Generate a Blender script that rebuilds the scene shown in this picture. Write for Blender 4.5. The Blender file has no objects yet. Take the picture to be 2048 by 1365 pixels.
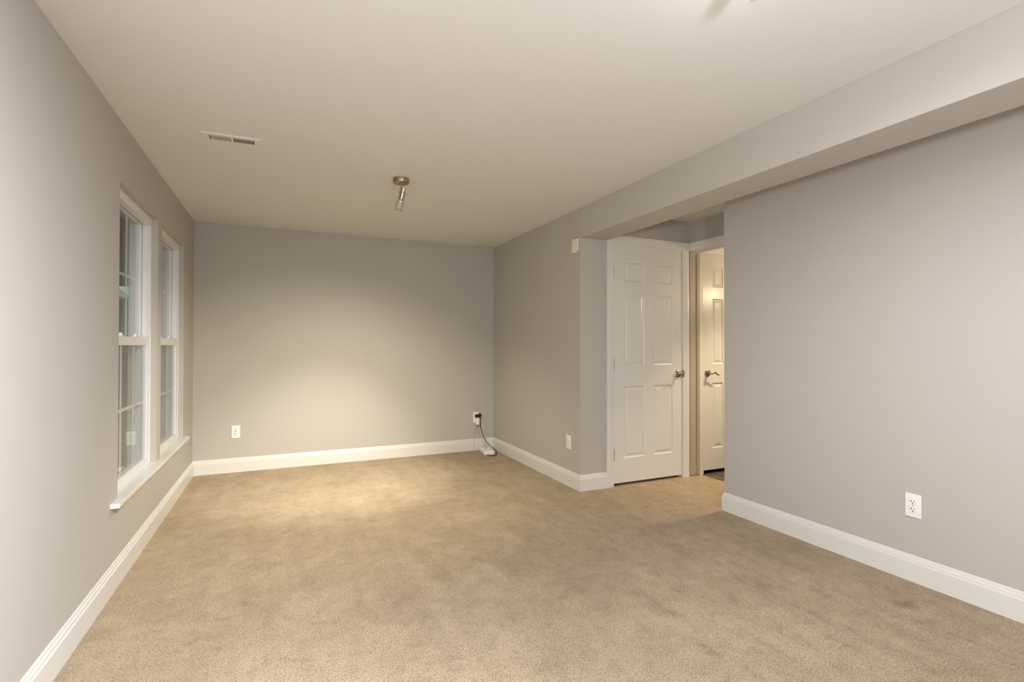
import bpy, bmesh, math, random
from mathutils import Vector, Matrix

C = bpy.context.scene.collection
SC = bpy.context.scene
PI = math.pi

# ------------------------------------------------------------------ camera
F_PX, PITCH, ROLL, YAW = 1002.26, 0.0088, 0.0015, 0.4277
cam = bpy.data.cameras.new('camera')
cam.sensor_fit = 'HORIZONTAL'; cam.sensor_width = 36.0
cam.lens = 36.0 * F_PX / 2048.0
cam.clip_start = 0.02
camo = bpy.data.objects.new('camera', cam); C.objects.link(camo)
camo.matrix_world = (Matrix.Translation((0, 0, 1.22)) @ Matrix.Rotation(-YAW, 4, 'Z')
                     @ Matrix.Rotation(PI / 2 + PITCH, 4, 'X') @ Matrix.Rotation(ROLL, 4, 'Z'))
SC.camera = camo

# ------------------------------------------------------------------ world, exposure
SC.view_settings.view_transform = 'Standard'
SC.view_settings.look = 'None'
SC.view_settings.exposure = 0.10
SC.view_settings.gamma = 1.0
SC.view_settings.use_curve_mapping = False
w = bpy.data.worlds.new('world'); SC.world = w; w.use_nodes = True
bg = w.node_tree.nodes['Background']
bg.inputs[0].default_value = (0.80, 0.90, 1.0, 1); bg.inputs[1].default_value = 1.05

# ------------------------------------------------------------------ lamps
def lamp(name, kind, loc, watts, col, radius=0.1, aim=None, angle=None, blend=1.0):
    d = bpy.data.lights.new(name, kind); d.energy = watts; d.color = col
    if kind == 'AREA': d.size = radius
    else: d.shadow_soft_size = radius
    o = bpy.data.objects.new(name, d); C.objects.link(o); o.location = loc
    if kind == 'SPOT':
        d.spot_size = angle; d.spot_blend = blend
    if aim:
        o.rotation_euler = (Vector(aim) - Vector(loc)).to_track_quat('-Z', 'Y').to_euler()
    return o
lamp('flash_light', 'POINT', (0.68, -0.40, 1.60), 96, (0.96, 0.985, 1.06), 0.08)
lamp('left_wall_spot', 'SPOT', (0.60, -0.3, 2.15), 720, (0.97, 0.99, 1.04), 0.04, (-0.77, 0.75, 0.75), 1.8)
lamp('entrance_spot_light', 'POINT', (1.24, 1.10, 2.17), 0.6, (1, 0.97, 0.95), 0.05)
lamp('back_spot_beam', 'SPOT', (0.712, 3.532, 2.10), 165, (1, 0.91, 0.71), 0.03, (0.42, 4.5, 0.0), 2.2)
lamp('bathroom_light', 'POINT', (4.50, 2.85, 1.80), 11, (1, 0.80, 0.52), 0.06)
lamp('bathroom_fill_spot', 'SPOT', (4.20, 2.85, 2.25), 160, (1, 0.80, 0.50), 0.05, (3.55, 3.25, 0), 1.15)  # added spot that brightens the hall floor and the lower door
lamp('back_spot_narrow', 'SPOT', (0.712, 3.532, 2.10), 235, (1, 0.96, 0.84), 0.03, (0.36, 4.82, 0.0), 1.12)
lamp('near_fill_spot', 'SPOT', (1.24, 1.10, 2.17), 92, (0.95, 0.985, 1.10), 0.05, (1.85, 0.95, 0), 2.8)  # extra wide spot added at the near spotlight, tilted to brighten the right floor

# ------------------------------------------------------------------ room numbers (metres)
XL, YB, XR, XN, H = -0.7675, 5.487, 2.264, 2.977, 2.379
YC, YN, ZB, XBK = 3.585, 2.732, 2.127, 2.531
XH, XH2 = 3.459, 3.574
YF = -1.9
BT, BH = 0.014, 0.1354

# ------------------------------------------------------------------ materials
def new_mat(name):
    m = bpy.data.materials.new(name); m.use_nodes = True
    nt = m.node_tree; b = nt.nodes['Principled BSDF']
    return m, nt, b
def lin(r, g, b):
    f = lambda c: c / 12.92 if c <= 0.04045 else ((c + 0.055) / 1.055) ** 2.4
    return (f(r / 255), f(g / 255), f(b / 255), 1)
def paint(name, col, rough=0.6, spec=0.3, bump=0.02, scale=220, var=0.015):
    m, nt, b = new_mat(name); N = nt.nodes; L = nt.links
    tc = N.new('ShaderNodeTexCoord')
    n = N.new('ShaderNodeTexNoise'); n.inputs['Scale'].default_value = scale; n.inputs['Detail'].default_value = 3
    L.new(tc.outputs['Object'], n.inputs['Vector'])
    bp = N.new('ShaderNodeBump'); bp.inputs['Strength'].default_value = bump; bp.inputs['Distance'].default_value = 0.002
    L.new(n.outputs['Fac'], bp.inputs['Height']); L.new(bp.outputs['Normal'], b.inputs['Normal'])
    n2 = N.new('ShaderNodeTexNoise'); n2.inputs['Scale'].default_value = 2.5; n2.inputs['Detail'].default_value = 4
    L.new(tc.outputs['Object'], n2.inputs['Vector'])
    mx = N.new('ShaderNodeMix'); mx.data_type = 'RGBA'
    mx.inputs['A'].default_value = tuple(c * (1 - var) for c in col[:3]) + (1,)
    mx.inputs['B'].default_value = tuple(min(1, c * (1 + var)) for c in col[:3]) + (1,)
    L.new(n2.outputs['Fac'], mx.inputs['Factor']); L.new(mx.outputs['Result'], b.inputs['Base Color'])
    b.inputs['Roughness'].default_value = rough; b.inputs['Specular IOR Level'].default_value = spec
    return m
def metal(name, col, rough=0.3):
    m, nt, b = new_mat(name); N = nt.nodes; L = nt.links
    b.inputs['Metallic'].default_value = 1; b.inputs['Base Color'].default_value = col
    n = N.new('ShaderNodeTexNoise'); n.inputs['Scale'].default_value = 400
    tc = N.new('ShaderNodeTexCoord'); mp = N.new('ShaderNodeMapping'); mp.inputs['Scale'].default_value = (1, 1, 0.05)
    L.new(tc.outputs['Object'], mp.inputs['Vector']); L.new(mp.outputs['Vector'], n.inputs['Vector'])
    mr = N.new('ShaderNodeMapRange'); mr.inputs['To Min'].default_value = rough * 0.8; mr.inputs['To Max'].default_value = rough * 1.2
    L.new(n.outputs['Fac'], mr.inputs['Value']); L.new(mr.outputs['Result'], b.inputs['Roughness'])
    return m

M_WALL = paint('wall_paint', (0.487, 0.460, 0.417, 1), 0.55, 0.35)
M_CEIL = paint('ceiling_paint', (0.742, 0.740, 0.725, 1), 0.85, 0.15, 0.03)
M_TRIM = paint('trim_paint', (0.714, 0.700, 0.658, 1), 0.28, 0.5, 0.004)
M_VINYL = paint('window_vinyl', (0.76, 0.755, 0.745, 1), 0.30, 0.5, 0.002)
M_PLASTIC = paint('white_plastic', (0.83, 0.82, 0.79, 1), 0.35, 0.5, 0.0, var=0.0)
M_CREAM = paint('cream_plastic', (0.76, 0.70, 0.58, 1), 0.4, 0.4, 0.0, var=0.0)
M_SLOT = paint('dark_slot', (0.03, 0.025, 0.02, 1), 0.7, 0.1, 0.0, var=0.0)
M_BLACK = paint('black_rubber', (0.012, 0.011, 0.010, 1), 0.4, 0.4, 0.0, var=0.0)
M_WIRE = paint('grey_wire', (0.36, 0.33, 0.27, 1), 0.5, 0.3, 0.0, var=0.0)
M_NICKEL = metal('brushed_nickel', (0.48, 0.43, 0.37, 1), 0.32)
M_CANOPY = metal('satin_bronze_nickel', (0.40, 0.32, 0.22, 1), 0.38)
M_BRASS = metal('satin_brass', (0.44, 0.36, 0.27, 1), 0.26)
M_VENT = paint('vent_enamel', (0.76, 0.73, 0.68, 1), 0.45, 0.4, 0.0, var=0.0)

def carpet_mat():
    m, nt, b = new_mat('beige_carpet'); N = nt.nodes; L = nt.links
    tc = N.new('ShaderNodeTexCoord')
    def noise(scale, detail, vec=None, rough=0.5, dist=0.0):
        n = N.new('ShaderNodeTexNoise'); n.inputs['Scale'].default_value = scale
        n.inputs['Detail'].default_value = detail; n.inputs['Roughness'].default_value = rough
        n.inputs['Distortion'].default_value = dist
        L.new(vec if vec else tc.outputs['Object'], n.inputs['Vector']); return n
    def ramp(src, stops):
        r = N.new('ShaderNodeValToRGB'); e = r.color_ramp.elements
        e[0].position, e[0].color = stops[0]; e[1].position, e[1].color = stops[-1]
        for p, c in stops[1:-1]:
            x = e.new(p); x.color = c
        L.new(src, r.inputs['Fac']); return r
    def mul(a, bb, fac=1.0):
        x = N.new('ShaderNodeMix'); x.data_type = 'RGBA'; x.blend_type = 'MULTIPLY'
        x.inputs['Factor'].default_value = fac
        L.new(a, x.inputs['A']); L.new(bb, x.inputs['B']); return x.outputs['Result']
    g = lambda v: (v, v, v, 1)
    base = ramp(noise(3.2, 5, dist=0.6).outputs['Fac'], [(0.30, (0.456, 0.352, 0.238, 1)), (0.70, (0.540, 0.425, 0.293, 1))])
    mott = ramp(noise(11, 5, rough=0.65, dist=0.3).outputs['Fac'], [(0.33, g(0.88)), (0.52, g(1.0)), (0.75, g(1.04))])
    # long brushed streaks of pile laid over towards the near right corner
    mp = N.new('ShaderNodeMapping'); mp.inputs['Rotation'].default_value = (0, 0, math.radians(-20)); mp.inputs['Scale'].default_value = (8.5, 2.0, 1)
    L.new(tc.outputs['Object'], mp.inputs['Vector'])
    st = ramp(noise(1.0, 6, mp.outputs['Vector'], 0.72, 0.5).outputs['Fac'], [(0.32, g(0.80)), (0.44, g(1.0)), (0.8, g(1.05))])
    # rake marks of the vacuum cleaner near the back wall
    mp2 = N.new('ShaderNodeMapping'); mp2.inputs['Scale'].default_value = (5.5, 0.8, 1)
    L.new(tc.outputs['Object'], mp2.inputs['Vector'])
    rk = ramp(noise(1.3, 3, mp2.outputs['Vector'], 0.5, 0.8).outputs['Fac'], [(0.40, g(0.93)), (0.55, g(1.0))])
    # tuft grain
    gr = ramp(noise(200, 4, rough=0.65).outputs['Fac'], [(0.30, g(0.42)), (0.42, g(0.92)), (0.62, g(1.07))])
    vo = N.new('ShaderNodeTexVoronoi'); vo.inputs['Scale'].default_value = 170; L.new(tc.outputs['Object'], vo.inputs['Vector'])
    vr = ramp(vo.outputs['Distance'], [(0.25, g(1.05)), (0.75, g(0.80))])
    c = mul(base.outputs['Color'], mott.outputs['Color'])
    sx = N.new('ShaderNodeSeparateXYZ'); L.new(tc.outputs['Object'], sx.inputs['Vector'])
    mr = N.new('ShaderNodeMapRange'); mr.interpolation_type = 'SMOOTHSTEP'
    mr.inputs['From Min'].default_value = 0.75; mr.inputs['From Max'].default_value = 1.9
    L.new(sx.outputs['X'], mr.inputs['Value'])
    my = N.new('ShaderNodeMapRange'); my.interpolation_type = 'SMOOTHSTEP'
    my.inputs['From Min'].default_value = 3.2; my.inputs['From Max'].default_value = 2.2
    L.new(sx.outputs['Y'], my.inputs['Value'])
    mm = N.new('ShaderNodeMath'); mm.operation = 'MULTIPLY'; L.new(mr.outputs['Result'], mm.inputs[0]); L.new(my.outputs['Result'], mm.inputs[1])
    x = N.new('ShaderNodeMix'); x.data_type = 'RGBA'; x.blend_type = 'MULTIPLY'
    L.new(mm.outputs['Value'], x.inputs['Factor']); L.new(c, x.inputs['A']); L.new(st.outputs['Color'], x.inputs['B'])
    c = x.outputs['Result']
    c = mul(c, rk.outputs['Color'], 0.8)
    # a few soil spots, each with its own place
    wn = noise(9, 4, rough=0.7)
    wa = N.new('ShaderNodeVectorMath'); wa.operation = 'MULTIPLY_ADD'
    L.new(wn.outputs['Color'], wa.inputs[0]); wa.inputs[1].default_value = (0.22, 0.22, 0.0)
    L.new(tc.outputs['Object'], wa.inputs[2])
    wb = N.new('ShaderNodeVectorMath'); wb.operation = 'SUBTRACT'; L.new(wa.outputs['Vector'], wb.inputs[0]); wb.inputs[1].default_value = (0.11, 0.11, 0.0)
    for (px, py, r, s) in ((2.685, 1.395, 0.070, 0.45), (1.560, 1.493, 0.060, 0.50), (2.608, 1.278, 0.030, 0.30), (1.958, 1.499, 0.070, 0.22), (2.385, 1.434, 0.090, 0.18), (2.379, 1.020, 0.090, 0.22), (2.294, 2.000, 0.090, 0.20), (2.243, 1.802, 0.080, 0.20), (2.354, 2.232, 0.090, 0.18), (2.423, 1.635, 0.060, 0.25)):
        vd = N.new('ShaderNodeVectorMath'); vd.operation = 'DISTANCE'; vd.inputs[1].default_value = (px, py, 0)
        L.new(wb.outputs['Vector'], vd.inputs[0])
        q = N.new('ShaderNodeMapRange'); q.interpolation_type = 'SMOOTHSTEP'
        q.inputs['From Min'].default_value = r; q.inputs['From Max'].default_value = 0.0; q.inputs['To Max'].default_value = s * 0.75
        L.new(vd.outputs['Value'], q.inputs['Value'])
        nn = N.new('ShaderNodeMath'); nn.operation = 'MULTIPLY'; L.new(q.outputs['Result'], nn.inputs[0]); L.new(gr.outputs['Color'], nn.inputs[1])
        y = N.new('ShaderNodeMix'); y.data_type = 'RGBA'; L.new(nn.outputs['Value'], y.inputs['Factor']); L.new(c, y.inputs['A'])
        y.inputs['B'].default_value = (0.10, 0.07, 0.04, 1); c = y.outputs['Result']
    c = mul(c, gr.outputs['Color']); c = mul(c, vr.outputs['Color'])
    L.new(c, b.inputs['Base Color'])
    b.inputs['Roughness'].default_value = 1.0; b.inputs['Specular IOR Level'].default_value = 0.05
    b.inputs['Sheen Weight'].default_value = 0.0
    bp = N.new('ShaderNodeBump'); bp.inputs['Strength'].default_value = 0.9; bp.inputs['Distance'].default_value = 0.006
    L.new(gr.outputs['Color'], bp.inputs['Height']); L.new(bp.outputs['Normal'], b.inputs['Normal'])
    return m
M_CARPET = carpet_mat()

def stone_vinyl():
    m, nt, b = new_mat('brown_stone_vinyl'); N = nt.nodes; L = nt.links
    tc = N.new('ShaderNodeTexCoord')
    n = N.new('ShaderNodeTexNoise'); n.inputs['Scale'].default_value = 14; n.inputs['Detail'].default_value = 8; n.inputs['Roughness'].default_value = 0.7
    L.new(tc.outputs['Object'], n.inputs['Vector'])
    r = N.new('ShaderNodeValToRGB'); r.color_ramp.elements[0].position = 0.35; r.color_ramp.elements[0].color = (0.045, 0.030, 0.018, 1)
    r.color_ramp.elements[1].position = 0.68; r.color_ramp.elements[1].color = (0.20, 0.15, 0.10, 1)
    L.new(n.outputs['Fac'], r.inputs['Fac']); L.new(r.outputs['Color'], b.inputs['Base Color'])
    b.inputs['Roughness'].default_value = 0.4
    return m
M_STONE = stone_vinyl()

def glass_mat(name, ior, tint=(1, 1, 1, 1), rough=0.0, fog=None, foga=0.0):
    m, nt, b = new_mat(name); N = nt.nodes; L = nt.links
    N.remove(b); out = N['Material Output']
    t = N.new('ShaderNodeBsdfTransparent'); t.inputs['Color'].default_value = tint
    g = N.new('ShaderNodeBsdfGlossy'); g.inputs['Roughness'].default_value = rough
    # reflectance by the angle to the pane, the same from both of its faces
    ge = N.new('ShaderNodeNewGeometry')
    dt = N.new('ShaderNodeVectorMath'); dt.operation = 'DOT_PRODUCT'
    L.new(ge.outputs['Incoming'], dt.inputs[0]); L.new(ge.outputs['Normal'], dt.inputs[1])
    def op(kind, a, b=None):
        q = N.new('ShaderNodeMath'); q.operation = kind
        for i, v in enumerate((a, b)):
            if v is None: continue
            if isinstance(v, (int, float)): q.inputs[i].default_value = v
            else: L.new(v, q.inputs[i])
        return q.outputs[0]
    r0 = ((ior - 1) / (ior + 1)) ** 2
    c = op('SUBTRACT', 1.0, op('ABSOLUTE', dt.outputs['Value']))
    fac = op('ADD', r0, op('MULTIPLY', 1 - r0, op('POWER', c, 5.0)))
    mx = N.new('ShaderNodeMixShader'); L.new(fac, mx.inputs['Fac'])
    L.new(t.outputs['BSDF'], mx.inputs[1]); L.new(g.outputs['BSDF'], mx.inputs[2])
    last = mx.outputs['Shader']
    if fog:
        d = N.new('ShaderNodeBsdfTranslucent'); d.inputs['Color'].default_value = fog
        d2 = N.new('ShaderNodeBsdfDiffuse'); d2.inputs['Color'].default_value = fog
        a = N.new('ShaderNodeMixShader'); a.inputs['Fac'].default_value = 0.5
        L.new(d.outputs['BSDF'], a.inputs[1]); L.new(d2.outputs['BSDF'], a.inputs[2])
        q = N.new('ShaderNodeMixShader'); q.inputs['Fac'].default_value = foga
        L.new(last, q.inputs[1]); L.new(a.outputs['Shader'], q.inputs[2]); last = q.outputs['Shader']
    L.new(last, out.inputs['Surface'])
    return m
M_PANE = glass_mat('window_glass', 1.5, (0.96, 0.97, 0.965, 1))
M_CLEAR = glass_mat('clear_lamp_glass', 1.35, (0.93, 0.93, 0.90, 1))
M_FROST = glass_mat('frosted_lamp_glass', 1.4, (0.95, 0.95, 0.92, 1), 0.2, (0.88, 0.87, 0.84, 1), 0.9)

# ------------------------------------------------------------------ mesh helpers
class MB:
    def ring(self, x0, x1, y0, y1, z0, z1, wl, wr, wb, wt, bev=0.0):
        """rectangular frame in the YZ plane whose members meet without overlapping"""
        self.box(x0, x1, y0, y0 + wl, z0, z1, bev, 1); self.box(x0, x1, y1 - wr, y1, z0, z1, bev, 1)
        self.box(x0, x1, y0 + wl, y1 - wr, z0, z0 + wb, bev, 1); self.box(x0, x1, y0 + wl, y1 - wr, z1 - wt, z1, bev, 1); return self
    def __init__(self): self.bm = bmesh.new()
    def box(self, x0, x1, y0, y1, z0, z1, bev=0.0, seg=2):
        t = bmesh.new()
        bmesh.ops.create_cube(t, size=1.0)
        for v in t.verts:
            v.co = Vector(((x0 + x1) / 2 + v.co.x * (x1 - x0), (y0 + y1) / 2 + v.co.y * (y1 - y0), (z0 + z1) / 2 + v.co.z * (z1 - z0)))
        if bev > 0:
            bmesh.ops.bevel(t, geom=list(t.edges), offset=bev, segments=seg, profile=0.6, affect='EDGES')
        self.merge(t); return self
    def merge(self, t, mat=None):
        if mat is not None: bmesh.ops.transform(t, matrix=mat, verts=t.verts)
        me = bpy.data.meshes.new('tmp'); t.to_mesh(me); t.free()
        self.bm.from_mesh(me); bpy.data.meshes.remove(me); return self
    def faces(self, vs, fs):
        vv = [self.bm.verts.new(v) for v in vs]
        for f in fs: self.bm.faces.new([vv[i] for i in f])
        return self
    def lathe(self, prof, seg=32, mat=None, cap0=True, cap1=True):
        t = bmesh.new(); rings = []
        for (r, z) in prof:
            rings.append([t.verts.new((r * math.cos(2 * PI * k / seg), r * math.sin(2 * PI * k / seg), z)) for k in range(seg)])
        for a, b in zip(rings, rings[1:]):
            for k in range(seg): t.faces.new((a[k], a[(k + 1) % seg], b[(k + 1) % seg], b[k]))
        if cap0: t.faces.new(rings[0][::-1])
        if cap1: t.faces.new(rings[-1])
        bmesh.ops.recalc_face_normals(t, faces=t.faces)
        return self.merge(t, mat)
    def tube(self, pts, rad, seg=10, flat=1.0, smooth=0):
        pts = [Vector(p) for p in pts]
        rad = list(rad) if hasattr(rad, '__len__') else [rad] * len(pts)
        if smooth:
            q, rr = [], []
            n = len(pts)
            for i in range(n - 1):
                p0, p1, p2, p3 = pts[max(0, i - 1)], pts[i], pts[i + 1], pts[min(n - 1, i + 2)]
                for k in range(smooth):
                    u = k / smooth
                    q.append(0.5 * ((2 * p1) + (p2 - p0) * u + (2 * p0 - 5 * p1 + 4 * p2 - p3) * u * u + (3 * p1 - p0 - 3 * p2 + p3) * u ** 3))
                    rr.append(rad[i] * (1 - u) + rad[i + 1] * u)
            q.append(pts[-1]); rr.append(rad[-1]); pts, rad = q, rr
        t = bmesh.new(); rings = []; ref = None
        for i, p in enumerate(pts):
            d = (pts[min(i + 1, len(pts) - 1)] - pts[max(i - 1, 0)]).normalized()
            if ref is None: ref = Vector((0, 0, 1)) if abs(d.z) < 0.9 else Vector((1, 0, 0))
            u = d.cross(ref).normalized(); ref = u.cross(d).normalized()
            rings.append([t.verts.new(p + u * rad[i] * math.cos(2 * PI * k / seg) * flat + ref * rad[i] * math.sin(2 * PI * k / seg)) for k in range(seg)])
        for a, b in zip(rings, rings[1:]):
            for k in range(seg): t.faces.new((a[k], a[(k + 1) % seg], b[(k + 1) % seg], b[k]))
        t.faces.new(rings[0][::-1]); t.faces.new(rings[-1])
        bmesh.ops.recalc_face_normals(t, faces=t.faces)
        return self.merge(t)
    def build(self, name, mat, parent=None, world=False, smooth=False, weighted=False):
        bm = self.bm
        bmesh.ops.recalc_face_normals(bm, faces=bm.faces)
        if parent is not None and world:
            bmesh.ops.transform(bm, matrix=loc_mat(parent).inverted(), verts=bm.verts)
        me = bpy.data.meshes.new(name); bm.to_mesh(me); bm.free()
        me.materials.append(mat)
        o = bpy.data.objects.new(name, me); C.objects.link(o)
        if parent is not None: o.parent = parent
        if smooth:
            me.polygons.foreach_set('use_smooth', [True] * len(me.polygons))
            me.set_sharp_from_angle(angle=math.radians(40))
        return o
def loc_mat(o):
    m = Matrix.Translation(o.location) @ o.rotation_euler.to_matrix().to_4x4()
    return loc_mat(o.parent) @ m if o.parent else m
def axis_mat(p, d):
    return Matrix.Translation(p) @ Vector(d).to_track_quat('Z', 'Y').to_matrix().to_4x4()
def tag(o, label, cat, kind=None, group=None):
    o['label'] = label; o['category'] = cat
    if kind: o['kind'] = kind
    if group: o['group'] = group
    return o
def empty(name, loc, rotz=0.0):
    o = bpy.data.objects.new(name, None); C.objects.link(o)
    o.empty_display_size = 0.05
    o.location = loc; o.rotation_euler = (0, 0, rotz); return o
def sweep_wall(mb, prof, a, b, nrm, m0=0, m1=0):
    """extrude prof [(out, z)] from a to b along a wall with normal nrm; m0/m1 = mitre sign at the ends (-1 inner corner, +1 outer corner)"""
    a, b = Vector((a[0], a[1], 0)), Vector((b[0], b[1], 0)); d = (b - a).normalized(); n = Vector((nrm[0], nrm[1], 0))
    r0 = [a + n * o - d * (m0 * o) + Vector((0, 0, z)) for o, z in prof]
    r1 = [b + n * o + d * (m1 * o) + Vector((0, 0, z)) for o, z in prof]
    k = len(prof); mb.faces(r0 + r1, [(i, (i + 1) % k, k + (i + 1) % k, k + i) for i in range(k)] + [tuple(range(k))[::-1], tuple(range(k, 2 * k))])
    return mb

# ------------------------------------------------------------------ shell
def struct(name, mb, mat, label, cat, **k):
    return tag(mb.build(name, mat, **k), label, cat, 'structure')

struct('floor', MB().box(-0.95, 3.60, YF - 0.1, YB + 0.12, -0.06, 0.0), M_CARPET, 'beige cut pile carpet covering the whole room floor', 'carpet')
struct('floor_bathroom', MB().box(3.60, 4.80, 2.6, YB + 0.12, -0.06, -0.004), M_STONE, 'dark brown stone patterned vinyl floor beyond the open doorway', 'floor')
struct('ceiling', MB().box(-0.95, 4.80, YF - 0.1, YB + 0.12, H, H + 0.1), M_CEIL, 'flat white painted ceiling over the room', 'ceiling')

WX = XL - 0.16       # outer face of the left wall
OY = ((3.168, 4.030), (4.138, 5.000)); OZ0, OZ1 = 0.415, 2.062
m = MB()
m.box(WX, XL, YF - 0.1, OY[0][0], 0, H); m.box(WX, XL, OY[1][1], YB + 0.12, 0, H)
m.box(WX, XL, OY[0][1], OY[1][0], OZ0, OZ1)
m.box(WX, XL, OY[0][0], OY[1][1], 0, OZ0); m.box(WX, XL, OY[0][0], OY[1][1], OZ1, H)
struct('wall_left', m, M_WALL, 'greige left wall with two tall windows near its far end', 'wall')
struct('wall_back', MB().box(XL, 4.80, YB, YB + 0.12, 0, H), M_WALL, 'greige back wall with a bare lit lower half', 'wall')
m = MB()
m.box(XR, XR + 0.115, YC, YB, 0, H)
struct('wall_stub', m, M_WALL, 'greige wall stub right of the back corner carrying the cream sensor', 'wall')
D1 = (2.597, 3.373, 2.108); D2 = (3.631, 4.244, 2.108)
m = MB()
m.box(XR + 0.115, D1[0], YC, YC + 0.115, 0, H); m.box(D1[1], D2[0], YC, YC + 0.115, 0, H); m.box(D2[1], 4.80, YC, YC + 0.115, 0, H)
m.box(D1[0], D1[1], YC, YC + 0.115, D1[2], H); m.box(D2[0], D2[1], YC, YC + 0.115, D2[2], H)
struct('wall_hall', m, M_WALL, 'greige hall wall holding both white panel doors', 'wall')
m = MB()
m.box(XH, XH2, YN, YC, D1[2] + 0.004, H); m.box(XH, XH2, YN, 2.775, 0, D1[2] + 0.004)
struct('wall_doorway', m, M_WALL, 'greige strip of wall above the open doorway beside the closed door', 'wall')
m = MB()
m.box(XN, XN + 0.115, YF - 0.1, YN, 0, H); m.box(XN + 0.115, 4.80, YN - 0.115, YN, 0, H)
struct('wall_right', m, M_WALL, 'large greige wall filling the right of the picture', 'wall')
struct('wall_bathroom', MB().box(4.70, 4.80, YN, YB, 0, H), M_WALL, 'far side wall of the bathroom beyond the doorway', 'wall')
struct('wall_front', MB().box(XL, XN, YF - 0.1, YF, 0, H), M_WALL, 'greige wall behind the viewpoint', 'wall')
struct('beam', MB().box(XR, XBK, YF, YC, ZB, H, 0.002, 1), M_WALL, 'greige boxed ceiling beam running along the right of the ceiling', 'beam')

# baseboards
PB = [(0, 0), (BT, 0), (BT, 0.099), (BT - 0.0015, 0.1015), (BT - 0.004, 0.103), (BT - 0.0035, 0.1065), (BT - 0.005, 0.116), (BT - 0.0075, 0.121),
      (BT - 0.0085, 0.1225), (BT - 0.0085, 0.126), (BT - 0.0095, 0.131), (BT - 0.0115, BH), (0, BH)]
def baseboard(name, a, b, n, m0, m1, label):
    struct(name, sweep_wall(MB(), PB, a, b, n, m0, m1), M_TRIM, label, 'baseboard')
baseboard('baseboard_left', (XL, YF), (XL, YB), (1, 0), -1, -1, 'white moulded baseboard along the window wall')
baseboard('baseboard_back', (XL, YB), (XR, YB), (0, -1), -1, -1, 'white moulded baseboard along the back wall')
baseboard('baseboard_stub', (XR, YB), (XR, YC), (-1, 0), -1, 1, 'white moulded baseboard on the stub wall below its outlet')
baseboard('baseboard_return', (XR, YC), (2.528, YC), (0, -1), 1, 0, 'short white baseboard piece between stub corner and closed door')
baseboard('baseboard_right', (XN, YN), (XN, YF), (-1, 0), 1, -1, 'white moulded baseboard along the large right wall')
baseboard('baseboard_end', (XN, YN), (XH, YN), (0, 1), 1, 0, 'white baseboard turning the end of the right wall into the hall')

# casings
PC = [(0.0, 0.0), (0.0, 0.009), (0.003, 0.0115), (0.010, 0.012), (0.024, 0.0125), (0.030, 0.0145), (0.040, 0.0165), (0.055, 0.0180), (0.064, 0.0180), (0.070, 0.0165), (0.070, 0.0)]
def casing(mb, x0, x1, zt, y, z0=0.0):
    """three mitred legs round an opening in a wall facing -Y"""
    k = len(PC)
    def ring(f): return [f(wd, th) for wd, th in PC]
    rings = [ring(lambda wd, th: (x0 - wd, y - th, z0)), ring(lambda wd, th: (x0 - wd, y - th, zt + wd)),
             ring(lambda wd, th: (x1 + wd, y - th, zt + wd)), ring(lambda wd, th: (x1 + wd, y - th, z0))]
    vs = [v for r in rings for v in r]; fs = []
    for s in range(3):
        fs += [(s * k + i, s * k + (i + 1) % k, (s + 1) * k + (i + 1) % k, (s + 1) * k + i) for i in range(k)]
    fs += [tuple(range(k)), tuple(range(3 * k, 4 * k))]
    return mb.faces(vs, fs)
JT = 0.0
def jamb(mb, x0, x1, zt):
    # thin jamb lining the opening with a stop strip behind the slab
    mb.box(x0 - 0.001, x0 + 0.002, YC, YC + 0.115, 0, zt); mb.box(x1 - 0.002, x1 + 0.001, YC, YC + 0.115, 0, zt)
    mb.box(x0, x1, YC, YC + 0.115, zt - 0.002, zt + 0.001)
    mb.box(x0 + 0.002, x0 + 0.012, YC + 0.042, YC + 0.075, 0, zt - 0.002); mb.box(x1 - 0.012, x1 - 0.002, YC + 0.042, YC + 0.075, 0, zt - 0.002)
    mb.box(x0 + 0.002, x1 - 0.002, YC + 0.042, YC + 0.075, zt - 0.012, zt - 0.002)
    return mb
m = casing(MB(), D1[0], D1[1] + 0.0005, D1[2], YC); jamb(m, *D1)
struct('trim_1', m, M_TRIM, 'white casing around the closed panel door', 'door casing', smooth=True)
m = MB()
k = len(PC)
x0 = D2[0] - 0.004
m.faces([(x0 - wd * 0.75, YC - th, 0) for wd, th in PC] + [(x0 - wd * 0.75, YC - th, D2[2] + 0.07) for wd, th in PC],
        [(i, (i + 1) % k, k + (i + 1) % k, k + i) for i in range(k)] + [tuple(range(k)), tuple(range(k, 2 * k))])
m.faces([(x0, YC - th, D2[2] + wd) for wd, th in PC] + [(D2[1], YC - th, D2[2] + wd) for wd, th in PC],
        [(i, (i + 1) % k, k + (i + 1) % k, k + i) for i in range(k)] + [tuple(range(k)), tuple(range(k, 2 * k))])
jamb(m, *D2)
struct('trim_2', m, M_TRIM, 'white casing of the half hidden bathroom door', 'door casing', smooth=True)
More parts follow.
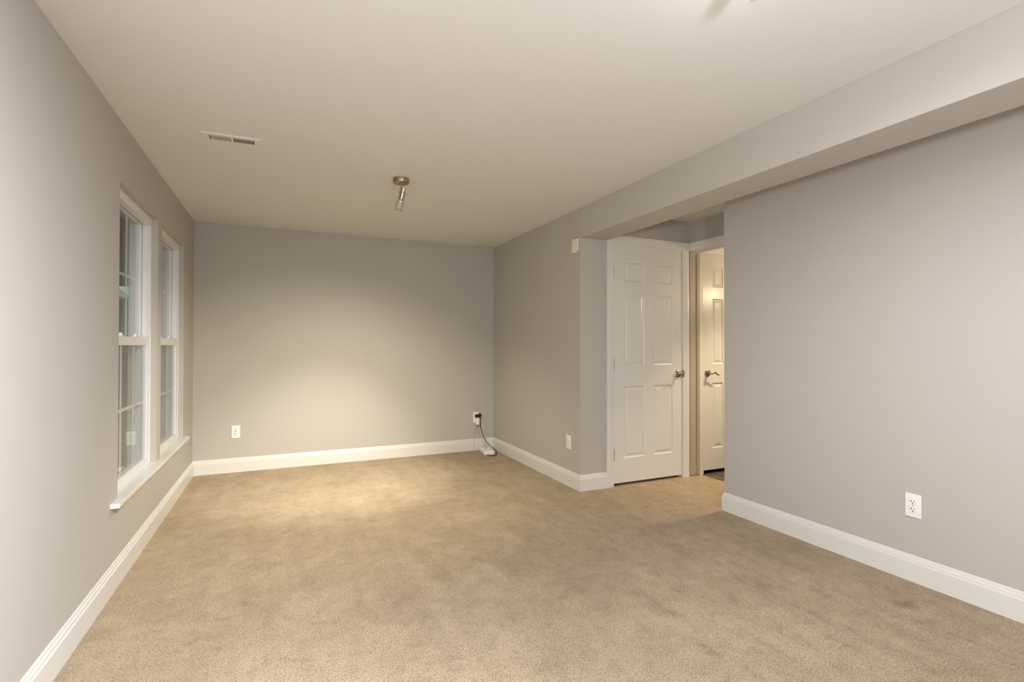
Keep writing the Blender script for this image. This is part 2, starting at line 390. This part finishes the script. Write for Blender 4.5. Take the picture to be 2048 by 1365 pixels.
# doorway head casing on the hall side, head jamb, and far jamb strip
m = MB()
m.faces([(XH - th, YC - 0.001, D1[2] + wd) for wd, th in PC] + [(XH - th, YN, D1[2] + wd) for wd, th in PC],
        [(i, (i + 1) % k, k + (i + 1) % k, k + i) for i in range(k)] + [tuple(range(k)), tuple(range(k, 2 * k))])
m.box(XH - 0.001, XH2, YN + 0.04, YC - 0.001, D1[2] - 0.012, D1[2] + 0.003)
m.box(XH + 0.045, XH + 0.080, YN + 0.04, YC - 0.012, D1[2] - 0.024, D1[2] - 0.012)
struct('trim_3', m, M_TRIM, 'white head casing over the open doorway', 'door casing', smooth=True)
m = MB()
m.box(XH, XH2, YC - 0.012, YC, 0.012, D1[2] - 0.012)
m.box(XH + 0.08, XH + 0.112, YC - 0.022, YC - 0.012, 0.012, D1[2] - 0.012)
struct('trim_4', m, paint('jamb_shade_paint', (0.44, 0.36, 0.28, 1), 0.4, 0.4, 0.004), 'jamb strip between the two panel doors, its shade coloured in as tan', 'door jamb')  # the jamb's brown shading is put into this base colour

# ------------------------------------------------------------------ doors
def panel_slab(mb, W, z0, z1, y, cols, rows, thick=0.035):
    xs = [0.0]
    for a, b in cols: xs += [a, b]
    xs.append(W); zs = [z0]
    for a, b in rows: zs += [a, b]
    zs.append(z1)
    rings = [(0.0, 0.0), (0.003, 0.0035), (0.010, 0.0075), (0.013, 0.0085), (0.016, 0.0085), (0.038, 0.0025), (0.040, 0.0022)]
    for i in range(len(xs) - 1):
        for j in range(len(zs) - 1):
            a, b, c, d = xs[i], xs[i + 1], zs[j], zs[j + 1]
            if i % 2 == 1 and j % 2 == 1:
                vs = []
                for ins, dep in rings:
                    vs += [(a + ins, y + dep, c + ins), (b - ins, y + dep, c + ins), (b - ins, y + dep, d - ins), (a + ins, y + dep, d - ins)]
                fs = []
                for r in range(len(rings) - 1):
                    fs += [(4 * r + q, 4 * r + (q + 1) % 4, 4 * r + 4 + (q + 1) % 4, 4 * r + 4 + q) for q in range(4)]
                n = 4 * (len(rings) - 1); fs.append((n, n + 1, n + 2, n + 3))
                mb.faces(vs, fs)
            else:
                mb.faces([(a, y, c), (b, y, c), (b, y, d), (a, y, d)], [(0, 1, 2, 3)])
    mb.faces([(0, y, z0), (W, y, z0), (W, y, z1), (0, y, z1), (0, y + thick, z0), (W, y + thick, z0), (W, y + thick, z1), (0, y + thick, z1)],
             [(4, 5, 6, 7), (0, 1, 5, 4), (1, 2, 6, 5), (2, 3, 7, 6), (3, 0, 4, 7)])
    bmesh.ops.remove_doubles(mb.bm, verts=mb.bm.verts, dist=1e-5)
    return mb
ROWS = [(0.237, 0.863), (1.044, 1.672), (1.783, 1.972)]
def lever(door, x, z, y, sgn):
    h = MB().lathe([(0.0345, 0.0), (0.0345, 0.004), (0.031, 0.009), (0.022, 0.0125), (0.0145, 0.014)], 36, axis_mat((x, y, z), (0, -1, 0)))
    h = h.build('door_handle', M_BRASS, door, smooth=True)
    h['label'] = 'satin nickel door handle'
    MB().tube([(x, y - 0.012, z), (x, y - 0.045, z)], 0.0105, 16).tube([(x, y - 0.043, z), (x, y - 0.058, z)], [0.0125, 0.0115], 16).build('handle_neck', M_BRASS, h, smooth=True)
    pts = [(-0.012, -0.003), (0.004, 0.001), (0.02, 0.006), (0.036, 0.006), (0.055, -0.003), (0.075, -0.015), (0.092, -0.018), (0.108, -0.011)]
    MB().tube([(x + sgn * a, y - 0.056, z + b) for a, b in pts], [0.0085, 0.0095, 0.009, 0.0085, 0.0075, 0.0065, 0.006, 0.0045], 14, 0.75, smooth=5).build('lever', M_BRASS, h, smooth=True)
def make_door(name, x, W, cols, z0, label, lever_x, sgn, hinges):
    d = empty(name, (x, YC, 0)); tag(d, label, 'door', 'structure')
    panel_slab(MB(), W, z0, 2.1055, 0.000, cols, ROWS).build('door_panel', M_TRIM, d)
    lever(d, lever_x, 0.959, 0.000, sgn)
    for hz in hinges:
        g = MB()
        for q in range(5):
            g.lathe([(0.0045, 0), (0.0052, 0.0008), (0.0052, 0.0178), (0.0045, 0.0186)], 14, Matrix.Translation((0.001, -0.004, hz - 0.048 + q * 0.0192)))
        g.lathe([(0.003, 0), (0.0045, 0.002), (0.003, 0.006)], 12, Matrix.Translation((0.001, -0.004, hz + 0.048)))
        g.lathe([(0.003, 0), (0.0045, 0.004), (0.003, 0.006)], 12, Matrix.Translation((0.001, -0.004, hz - 0.054)))
        g.box(0.002, 0.005, -0.003, 0.006, hz - 0.047, hz + 0.047)
        g.build('hinge', M_NICKEL, d, smooth=True)
    return d
d1 = make_door('door_1', 2.6015, 0.769, [(0.111, 0.335), (0.435, 0.660)], 0.024,
               'closed white six panel door with three hinges on its left edge', 0.719, -1, (1.853, 1.057, 0.272))
MB().box(0.770, 0.7745, -0.020, 0.002, 0.925, 0.995, 0.0008, 1).tube([(0.773, -0.019, 0.93), (0.776, -0.023, 0.95), (0.776, -0.023, 0.97), (0.773, -0.019, 0.99)], 0.0022, 8).build('strike_plate', M_BRASS, d1)
d2 = make_door('door_2', 3.634, 0.606, [(0.118, 0.258), (0.348, 0.488)], 0.033,
               'warmly lit white six panel door half hidden behind the right wall', 0.054, 1, ())
MB().box(-0.0015, 0.0015, 0.003, 0.006, 0.93, 0.99).build('latch_plate', M_BRASS, d2)

# ------------------------------------------------------------------ windows
XW = XL - 0.036      # room face of the vinyl frames
def make_window(n, y0, y1, label):
    wdw = empty('window_%d' % n, (XL - 0.06, (y0 + y1) / 2, OZ0)); tag(wdw, label, 'window', 'structure')
    def P(name, mb, mat, parent=None, sm=False):
        return mb.build(name, mat, parent or wdw, world=True, smooth=sm)
    zb, zt = OZ0 + 0.025, OZ1
    f = MB()
    xb = XW - 0.085
    jw = 0.012
    f.ring(xb, XW, y0, y1, zb - 0.02, zt, jw, jw, 0.032, 0.022)
    # track ribs between the sashes and a thin outer lip
    for yy, s in ((y0 + jw, 1), (y1 - jw, -1)):
        a, b = sorted((yy - s * 0.002, yy + s * 0.006)); f.box(XW - 0.046, XW - 0.040, a, b, zb + 0.01, zt - 0.02)
        a, b = sorted((yy - s * 0.002, yy + s * 0.004)); f.box(XW - 0.006, XW - 0.0005, a, b, zb + 0.01, zt - 0.045)
    f.box(XW - 0.0395, XW - 0.0003, y0 + jw - 0.001, y1 - jw + 0.001, zt - 0.050, zt - 0.021)
    f.box(XW - 0.004, XW + 0.003, y0 + 0.001, y1 - 0.001, zt - 0.016, zt - 0.011)
    P('window_frame', f, M_VINYL)
    def sash(name, x1, za, zc, stile, bot, top):
        x0 = x1 - 0.028; a, b = y0 + jw + 0.001, y1 - jw - 0.001
        s = MB()
        s.ring(x0, x1, a, b, za, zc, stile, stile, bot, top, 0.0012)
        o = P(name, s, M_VINYL)
        ga, gb, gz0, gz1 = a + stile, b - stile, za + bot, zc - top
        xm = (x0 + x1) / 2 + 0.004
        P('glass_pane', MB().box(xm - 0.002, xm + 0.002, ga - 0.002, gb + 0.002, gz0 - 0.002, gz1 + 0.002), M_PANE, o)
        g = MB(); t = 0.008
        for q in (1, 2):
            yy = ga + (gb - ga) * q / 3; g.box(xm - 0.009, xm - 0.004, yy - t, yy + t, gz0, gz1)
        zz = (gz0 + gz1) / 2; g.box(xm - 0.0095, xm - 0.0035, ga, gb, zz - t, zz + t)
        P('muntin_grid', g, M_VINYL, o)
        return o
    up = sash('upper_sash', XW - 0.048, 1.236, zt - 0.022, 0.036, 0.034, 0.034)
    lo = sash('lower_sash', XW - 0.010, zb + 0.012, 1.268, 0.030, 0.030, 0.050)
    for yy in (y0 + 0.28, y1 - 0.28):
        c = MB().box(XW - 0.034, XW - 0.012, yy - 0.03, yy + 0.03, 1.268, 1.276, 0.002, 1)
        c.lathe([(0.011, 0), (0.011, 0.010), (0.007, 0.014)], 16, Matrix.Translation((XW - 0.026, yy, 1.275)))
        c.box(XW - 0.030, XW - 0.022, yy - 0.006, yy + 0.034, 1.281, 1.288, 0.0015, 1)
        P('sash_lock', c, M_VINYL, lo, True)
    for yy in (y0 + 0.045, y1 - 0.045):
        P('tilt_latch', MB().box(XW - 0.034, XW - 0.014, yy - 0.02, yy + 0.02, 1.268, 1.274, 0.0015, 1), M_VINYL, lo)
make_window(1, *OY[0], 'nearer white double hung window with grilles in the left wall')
make_window(2, *OY[1], 'farther white double hung window next to the back corner')
m = MB()
m.box(XL - 0.05, XL - 0.0005, OY[0][0] + 0.001, OY[0][1] - 0.001, OZ0, 0.440); m.box(XL - 0.05, XL - 0.0005, OY[1][0] + 0.001, OY[1][1] - 0.001, OZ0, 0.440)
m.box(XL - 0.001, XL + 0.040, 3.045, 5.055, OZ0, 0.440, 0.004, 3)
struct('trim_5', m, M_TRIM, 'long white window sill running under both windows', 'window sill')

# ------------------------------------------------------------------ outlets
def outlet(loc, rotz, label, upper=True, lower=True):
    e = empty('wall_outlet', loc, rotz); tag(e, label, 'outlet', group='white wall outlets')
    MB().box(-0.037, 0.037, -0.006, 0, -0.061, 0.061, 0.003, 3).build('cover_plate', M_PLASTIC, e, smooth=True)
    for zc in (0.0195, -0.0195):
        t = bmesh.new(); n = 32; r1, r0 = [], []
        for k in range(n):
            a = 2 * PI * k / n; x, z = 0.0172 * math.cos(a), max(-0.0140, min(0.0140, 0.0172 * math.sin(a)))
            r0.append(t.verts.new((x, -0.005, zc + z))); r1.append(t.verts.new((x * 0.96, -0.0085, zc + z * 0.96)))
        for k in range(n): t.faces.new((r0[k], r0[(k + 1) % n], r1[(k + 1) % n], r1[k]))
        t.faces.new(r1)
        b = MB(); b.merge(t); b = b.build('receptacle', M_PLASTIC, e)
        s = MB().box(-0.0078, -0.0052, -0.0092, -0.0084, zc - 0.001, zc + 0.0085).box(-0.0105, -0.0078, -0.0092, -0.0084, zc + 0.0030, zc + 0.0052)
        s.box(0.0055, 0.0078, -0.0092, -0.0084, zc + 0.0002, zc + 0.0080)
        s.lathe([(0.0029, 0), (0.0029, 0.0008)], 14, axis_mat((0, -0.0084, zc - 0.0078), (0, -1, 0)))
        s.build('slots', M_SLOT, b)
    MB().lathe([(0.0032, 0), (0.0032, 0.0006), (0.002, 0.0014)], 14, axis_mat((0, -0.006, 0), (0, -1, 0))).build('screw', M_NICKEL, e, smooth=True)
    return e
outlet((XN, 1.507, 0.392), -PI / 2, 'white duplex outlet on the large right wall')
outlet((-0.4135, YB, 0.385), 0, 'white duplex outlet on the back wall near the windows')
outlet((2.0420, YB, 0.383), 0, 'white duplex outlet in the back right corner filled with plugs')
outlet((XR, 3.770, 0.379), -PI / 2, 'white duplex outlet on the short stub wall by the closed door')

# plugs, cords and box in the back right corner
e = empty('power_adapter', (2.047, YB - 0.0086, 0.335)); tag(e, 'white plug-in power adapter in the lower socket of the corner outlet', 'adapter')
MB().box(-0.021, 0.026, -0.034, 0.0, -0.036, 0.038, 0.004, 3).build('body', M_PLASTIC, e, smooth=True)
MB().box(-0.015, 0.006, -0.026, -0.010, -0.046, -0.034, 0.002, 2).build('cord_connector', paint('brown_connector', (0.10, 0.075, 0.05, 1), 0.5, 0.3, 0, var=0), e, smooth=True)
e = empty('extension_cord', (2.05, YB - 0.0086, 0.4025)); tag(e, 'black plug and cord running from the corner outlet to the floor box', 'power cord')
g = MB().box(-0.026, 0.024, -0.026, 0.0, -0.015, 0.015, 0.004, 3)
g.lathe([(0.017, -0.004), (0.019, 0.0), (0.019, 0.022), (0.015, 0.028)], 24, axis_mat((0.030, -0.006, 0.006), (0, -1, 0)))
g.tube([(0.030, -0.020, -0.004), (0.031, -0.020, -0.024), (0.031, -0.020, -0.032)], [0.009, 0.007, 0.0045], 14)
g.build('plug', M_BLACK, e, smooth=True)
cp = [(2.081, 5.458, 0.372), (2.082, 5.458, 0.335), (2.083, 5.456, 0.295), (2.092, 5.446, 0.245), (2.104, 5.425, 0.190), (2.118, 5.390, 0.135), (2.136, 5.330, 0.092),
      (2.156, 5.255, 0.062), (2.170, 5.205, 0.047), (2.170, 5.170, 0.024), (2.155, 5.135, 0.009), (2.115, 5.105, 0.005), (2.072, 5.110, 0.010), (2.050, 5.148, 0.014)]
MB().tube(cp, 0.0036, 10, smooth=6).build('cord', M_BLACK, e, world=True, smooth=True)
# router box: rotated slightly against the corner
rb = empty('router_box', (2.095, 5.275, 0.0), math.radians(-6)); tag(rb, 'small white plastic box lying on the carpet in the back right corner', 'router')
MB().box(-0.058, 0.058, -0.110, 0.110, 0.003, 0.047, 0.008, 4).build('housing', M_PLASTIC, rb, smooth=True)
MB().box(-0.046, 0.046, -0.112, -0.1095, 0.012, 0.036, 0.001, 1).build('socket_panel', M_PLASTIC, rb)
for sx in (-0.04, 0.04):
    for sy in (-0.09, 0.09):
        MB().lathe([(0.008, 0.0), (0.008, 0.004)], 14, Matrix.Translation((sx, sy, 0))).build('foot', M_PLASTIC, rb)
cw = MB().tube([(2.040, 5.458, 0.290), (2.046, 5.456, 0.272), (2.038, 5.456, 0.252), (2.050, 5.452, 0.225), (2.078, 5.440, 0.180), (2.098, 5.410, 0.125), (2.110, 5.36, 0.075), (2.112, 5.32, 0.050)], 0.0017, 8, smooth=6)
tag(cw.build('thin_wire', M_WIRE, smooth=True), 'thin grey wire from the white power adapter down to the floor box', 'wire')
cw = MB().tube([(2.120, 5.372, 0.049), (2.112, 5.395, 0.080), (2.128, 5.415, 0.115), (2.146, 5.435, 0.160), (2.152, 5.448, 0.190), (2.148, 5.455, 0.205), (2.144, 5.459, 0.196)], 0.0015, 8, smooth=6)
tag(cw.build('antenna_wire', M_WIRE, smooth=True), 'short grey wire curling up behind the white floor box', 'wire')
cw = MB().tube([(2.028, 5.462, 0.290), (2.015, 5.462, 0.225), (2.010, 5.462, 0.150), (2.004, 5.455, 0.070), (2.018, 5.44, 0.012), (2.05, 5.405, 0.012)], 0.0011, 8, smooth=6)
tag(cw.build('white_wire', M_WALL, smooth=True), 'thin white wire hanging straight down the baseboard beside the floor box', 'wire')

# ------------------------------------------------------------------ sensor on the stub wall
s = empty('wall_sensor', (XR, 3.650, 2.066)); tag(s, 'small cream alarm sensor high on the stub wall under the beam', 'sensor')
MB().box(-0.024, 0, -0.014, 0.045, -0.059, 0.059, 0.003, 2).build('body', M_CREAM, s, smooth=True)
MB().box(-0.027, -0.022, 0.000, 0.036, -0.036, 0.052, 0.002, 2).build('front_cover', M_CREAM, s, smooth=True)
MB().box(-0.0285, -0.026, 0.012, 0.017, 0.026, 0.040, 0.0006, 1).build('indicator', M_WIRE, s)
MB().box(-0.018, 0, -0.040, -0.018, -0.050, 0.059, 0.003, 2).build('side_strip', M_CREAM, s, smooth=True)

# ------------------------------------------------------------------ ceiling vent
VX0, VX1, VY0, VY1 = -0.414, -0.124, 3.152, 3.275
v = empty('ceiling_vent', ((VX0 + VX1) / 2, (VY0 + VY1) / 2, H), math.radians(-2)); tag(v, 'white louvred air vent in the ceiling above the nearer window', 'vent')
hx, hy = (VX1 - VX0) / 2, (VY1 - VY0) / 2
g = MB(); z0, z1 = -0.006, 0.0
sx, sy = 0.034, 0.029
for (a, b, c, d) in ((-hx, hx, -hy, -hy + sy), (-hx, hx, hy - sy, hy), (-hx, -hx + sx, -hy + sy, hy - sy), (hx - sx, hx, -hy + sy, hy - sy), (-0.006, 0.006, -hy + sy, hy - sy)):
    g.box(a, b, c, d, z0, z1)
g.box(-hx - 0.002, hx + 0.002, -hy - 0.003, -hy + 0.003, z0 - 0.002, z1, 0.001, 1)
g.build('vent_frame', M_VENT, v)
MB().box(-hx + sx, hx - sx, -hy + sy, hy - sy, -0.0015, 0.0).build('duct_opening', M_SLOT, v)
for half in (-1, 1):
    n = 14; a, b = (-hx + sx, -0.006) if half < 0 else (0.006, hx - sx)
    g = MB(); st = (b - a) / n
    for q in range(n):
        cx = a + (q + 0.5) * st + 0.5 * st
        if q == n - 1: continue
        dz = -0.0016
        g.faces([(cx - 0.0013, -hy + sy, -0.0055), (cx + 0.0012, -hy + sy, -0.0055), (cx + 0.0012 + half * dz, -hy + sy, -0.0016), (cx - 0.0012 + half * dz, -hy + sy, -0.0016),
                 (cx - 0.0013, hy - sy, -0.0055), (cx + 0.0012, hy - sy, -0.0055), (cx + 0.0012 + half * dz, hy - sy, -0.0016), (cx - 0.0012 + half * dz, hy - sy, -0.0016)],
                [(0, 1, 2, 3), (4, 5, 6, 7), (0, 1, 5, 4), (1, 2, 6, 5), (2, 3, 7, 6), (3, 0, 4, 7)])
    g.build('louvre_bank', M_VENT, v)
for sxx in (-1, 1):
    MB().lathe([(0.003, 0), (0.003, 0.001), (0.0015, 0.002)], 12, axis_mat((sxx * (hx - 0.014), 0, z0), (0, 0, -1))).build('screw', M_NICKEL, v, smooth=True)

# ------------------------------------------------------------------ ceiling spot lamps
def spot_lamp(base, head_top, axis, label):
    e = empty('ceiling_spotlight', base); tag(e, label, 'ceiling light', group='single ceiling spotlights')
    P = lambda name, mb, mat, par=None: mb.build(name, mat, par or e, world=True, smooth=True)
    x, y, z = base
    P('canopy', MB().lathe([(0.0555, 0.0), (0.0555, -0.026), (0.053, -0.031), (0.047, -0.033), (0.008, -0.0335)], 48, Matrix.Translation(base)), M_CANOPY)
    ax = Vector(axis).normalized(); top = Vector(head_top)
    piv = top + ax * 0.022
    side = Vector((x - piv.x, y - piv.y, 0)); side = (side.normalized() if side.length > 1e-4 else Vector((-1, 0, 0)))
    P('stem', MB().tube([(x, y, z - 0.033), (x, y, piv.z + 0.012), tuple(piv + side * 0.016 + Vector((0, 0, -0.004)))], 0.0058, 14), M_NICKEL)
    P('socket', MB().lathe([(0.0135, 0.0), (0.0155, 0.002), (0.0155, 0.083), (0.0145, 0.086)], 32, axis_mat(top, ax)), M_NICKEL)
    sh = P('glass_shade', MB().lathe([(0.0262, 0.030), (0.0262, 0.108), (0.0242, 0.108), (0.0242, 0.030), (0.0262, 0.030)], 40, axis_mat(top, ax), False, False), M_CLEAR)
    P('frosted_band', MB().lathe([(0.0232, 0.090), (0.0232, 0.142), (0.0212, 0.146), (0.0190, 0.142), (0.0190, 0.090)], 40, axis_mat(top, ax), False, False), M_FROST, sh)
    P('rim', MB().lathe([(0.0262, 0.108), (0.0262, 0.165), (0.0242, 0.165), (0.0242, 0.108)], 40, axis_mat(top, ax), False, False), M_CLEAR, sh)
    P('bulb', MB().lathe([(0.008, 0.086), (0.0125, 0.094), (0.0135, 0.104), (0.010, 0.114), (0.004, 0.118)], 24, axis_mat(top, ax)), M_FROST)
    u = ax.orthogonal().normalized(); R = Matrix.Rotation(2 * PI / 3, 3, ax)
    for q in range(3):
        c = top + ax * 0.040
        P('thumb_screw', MB().tube([tuple(c + u * 0.0150), tuple(c + u * 0.0300)], 0.0022, 8).tube([tuple(c + u * 0.0300), tuple(c + u * 0.0370)], 0.0048, 12), M_NICKEL)
        u = R @ u
    return e
spot_lamp((0.739, 3.487, H), (0.757, 3.478, 2.318), (-0.20, 0.24, -0.95), 'brushed nickel spotlight in the middle of the far ceiling')
spot_lamp((1.193, 0.908, H), (1.208, 0.918, 2.313), (0.35, 0.90, -0.25), 'ceiling spotlight just above the top edge with only its tip showing')

# ------------------------------------------------------------------ tiny things
tag(MB().lathe([(0.0045, 0), (0.0045, 0.004), (0.002, 0.006)], 12, axis_mat((2.069, YB, 2.370), (0, -1, 0))).build('nail', M_SLOT, smooth=True), 'tiny dark nail at the top of the back wall by the right corner', 'nail')
tag(MB().lathe([(0.0035, 0), (0.0035, 0.003), (0.002, 0.005)], 12, axis_mat((XL, 5.274, 0.334), (1, 0, 0))).build('nail', M_WIRE, smooth=True), 'tiny grey nail on the left wall just beyond the sill end', 'nail')
tag(MB().tube([(-0.348, 1.915, 0.004), (-0.340, 1.921, 0.006), (-0.330, 1.924, 0.004)], [0.002, 0.0028, 0.0015], 8).build('carpet_crumb', paint('brown_crumb', (0.16, 0.11, 0.06, 1), 0.8, 0.1, 0, var=0), smooth=True), 'small brown crumb lying on the carpet near the left baseboard', 'crumb')

# ------------------------------------------------------------------ outside the windows
M_GRASS = paint('lawn_green', (0.10, 0.20, 0.05, 1), 0.9, 0.1, 0.3, 60, 0.3)
M_FENCE = paint('weathered_fence', (0.12, 0.100, 0.080, 1), 0.8, 0.2, 0.1, 60, 0.2)
M_FENCE2 = paint('weathered_fence_pale', (0.24, 0.22, 0.20, 1), 0.8, 0.2, 0.1, 60, 0.2)
M_SIDING = paint('white_siding', (0.86, 0.87, 0.86, 1), 0.6, 0.3, 0.0)
struct('ground', MB().box(-14, WX, -4, 30, -0.25, -0.15), M_GRASS, 'lawn outside the windows', 'lawn')
fe = empty('privacy_fence', (-1.0, 7.6, -0.15)); tag(fe, 'grey brown board fence seen through the window glass', 'fence')
for q in range(16):
    x = WX - 0.02 - q * 0.145
    MB().box(x - 0.139, x, 7.60, 7.622, -0.15, 1.79 + (q % 3) * 0.004, 0.003, 1).build('fence_board', M_FENCE2 if q % 2 else M_FENCE, fe, world=True)
for zz in (0.2, 1.1, 1.66):
    MB().box(WX - 2.34, WX - 0.02, 7.622, 7.66, zz, zz + 0.09).build('fence_rail', M_FENCE, fe, world=True)
dk = empty('deck', (-2.0, 5.0, 2.3)); tag(dk, 'dark timber deck overhead outside the windows', 'deck')
MB().box(-3.8, WX - 0.01, -1.5, 7.7, 2.36, 2.40).build('deck_boards', M_FENCE, dk, world=True)
MB().box(-3.8, WX - 0.01, 7.58, 7.70, 1.95, 2.36).build('rim_beam', M_FENCE, dk, world=True)
for q in range(8):
    MB().box(-3.8, WX - 0.01, -1.0 + q * 1.1, -0.96 + q * 1.1, 2.16, 2.36).build('joist', M_FENCE, dk, world=True)
for xx in (-1.22, -1.62, -3.7):
    MB().box(xx - 0.05, xx + 0.05, 7.42, 7.54, -0.15, 2.16).build('post', M_FENCE2, dk, world=True)
nh = empty('neighbour_house', (-5.0, 20.0, -0.15)); tag(nh, 'white house with a green roof glimpsed over the fence', 'house')
MB().box(-8.0, -3.0, 20.0, 24.0, -0.15, 4.6).build('siding', M_SIDING, nh, world=True)
g = MB(); gp = [(-6.0, 3.96), (-3.5, 1.96), (-3.5, 1.86), (-8.5, 1.86), (-8.5, 1.96)]
g.faces([(x, 18.2, z) for x, z in gp] + [(x, 20.0, z) for x, z in gp], [(0, 1, 2, 3, 4), (5, 6, 7, 8, 9)] + [(i, (i + 1) % 5, 5 + (i + 1) % 5, 5 + i) for i in range(5)])
g.build('porch_roof', paint('green_roof', (0.22, 0.42, 0.16, 1), 0.8, 0.2, 0.1, 40, 0.2), nh, world=True)
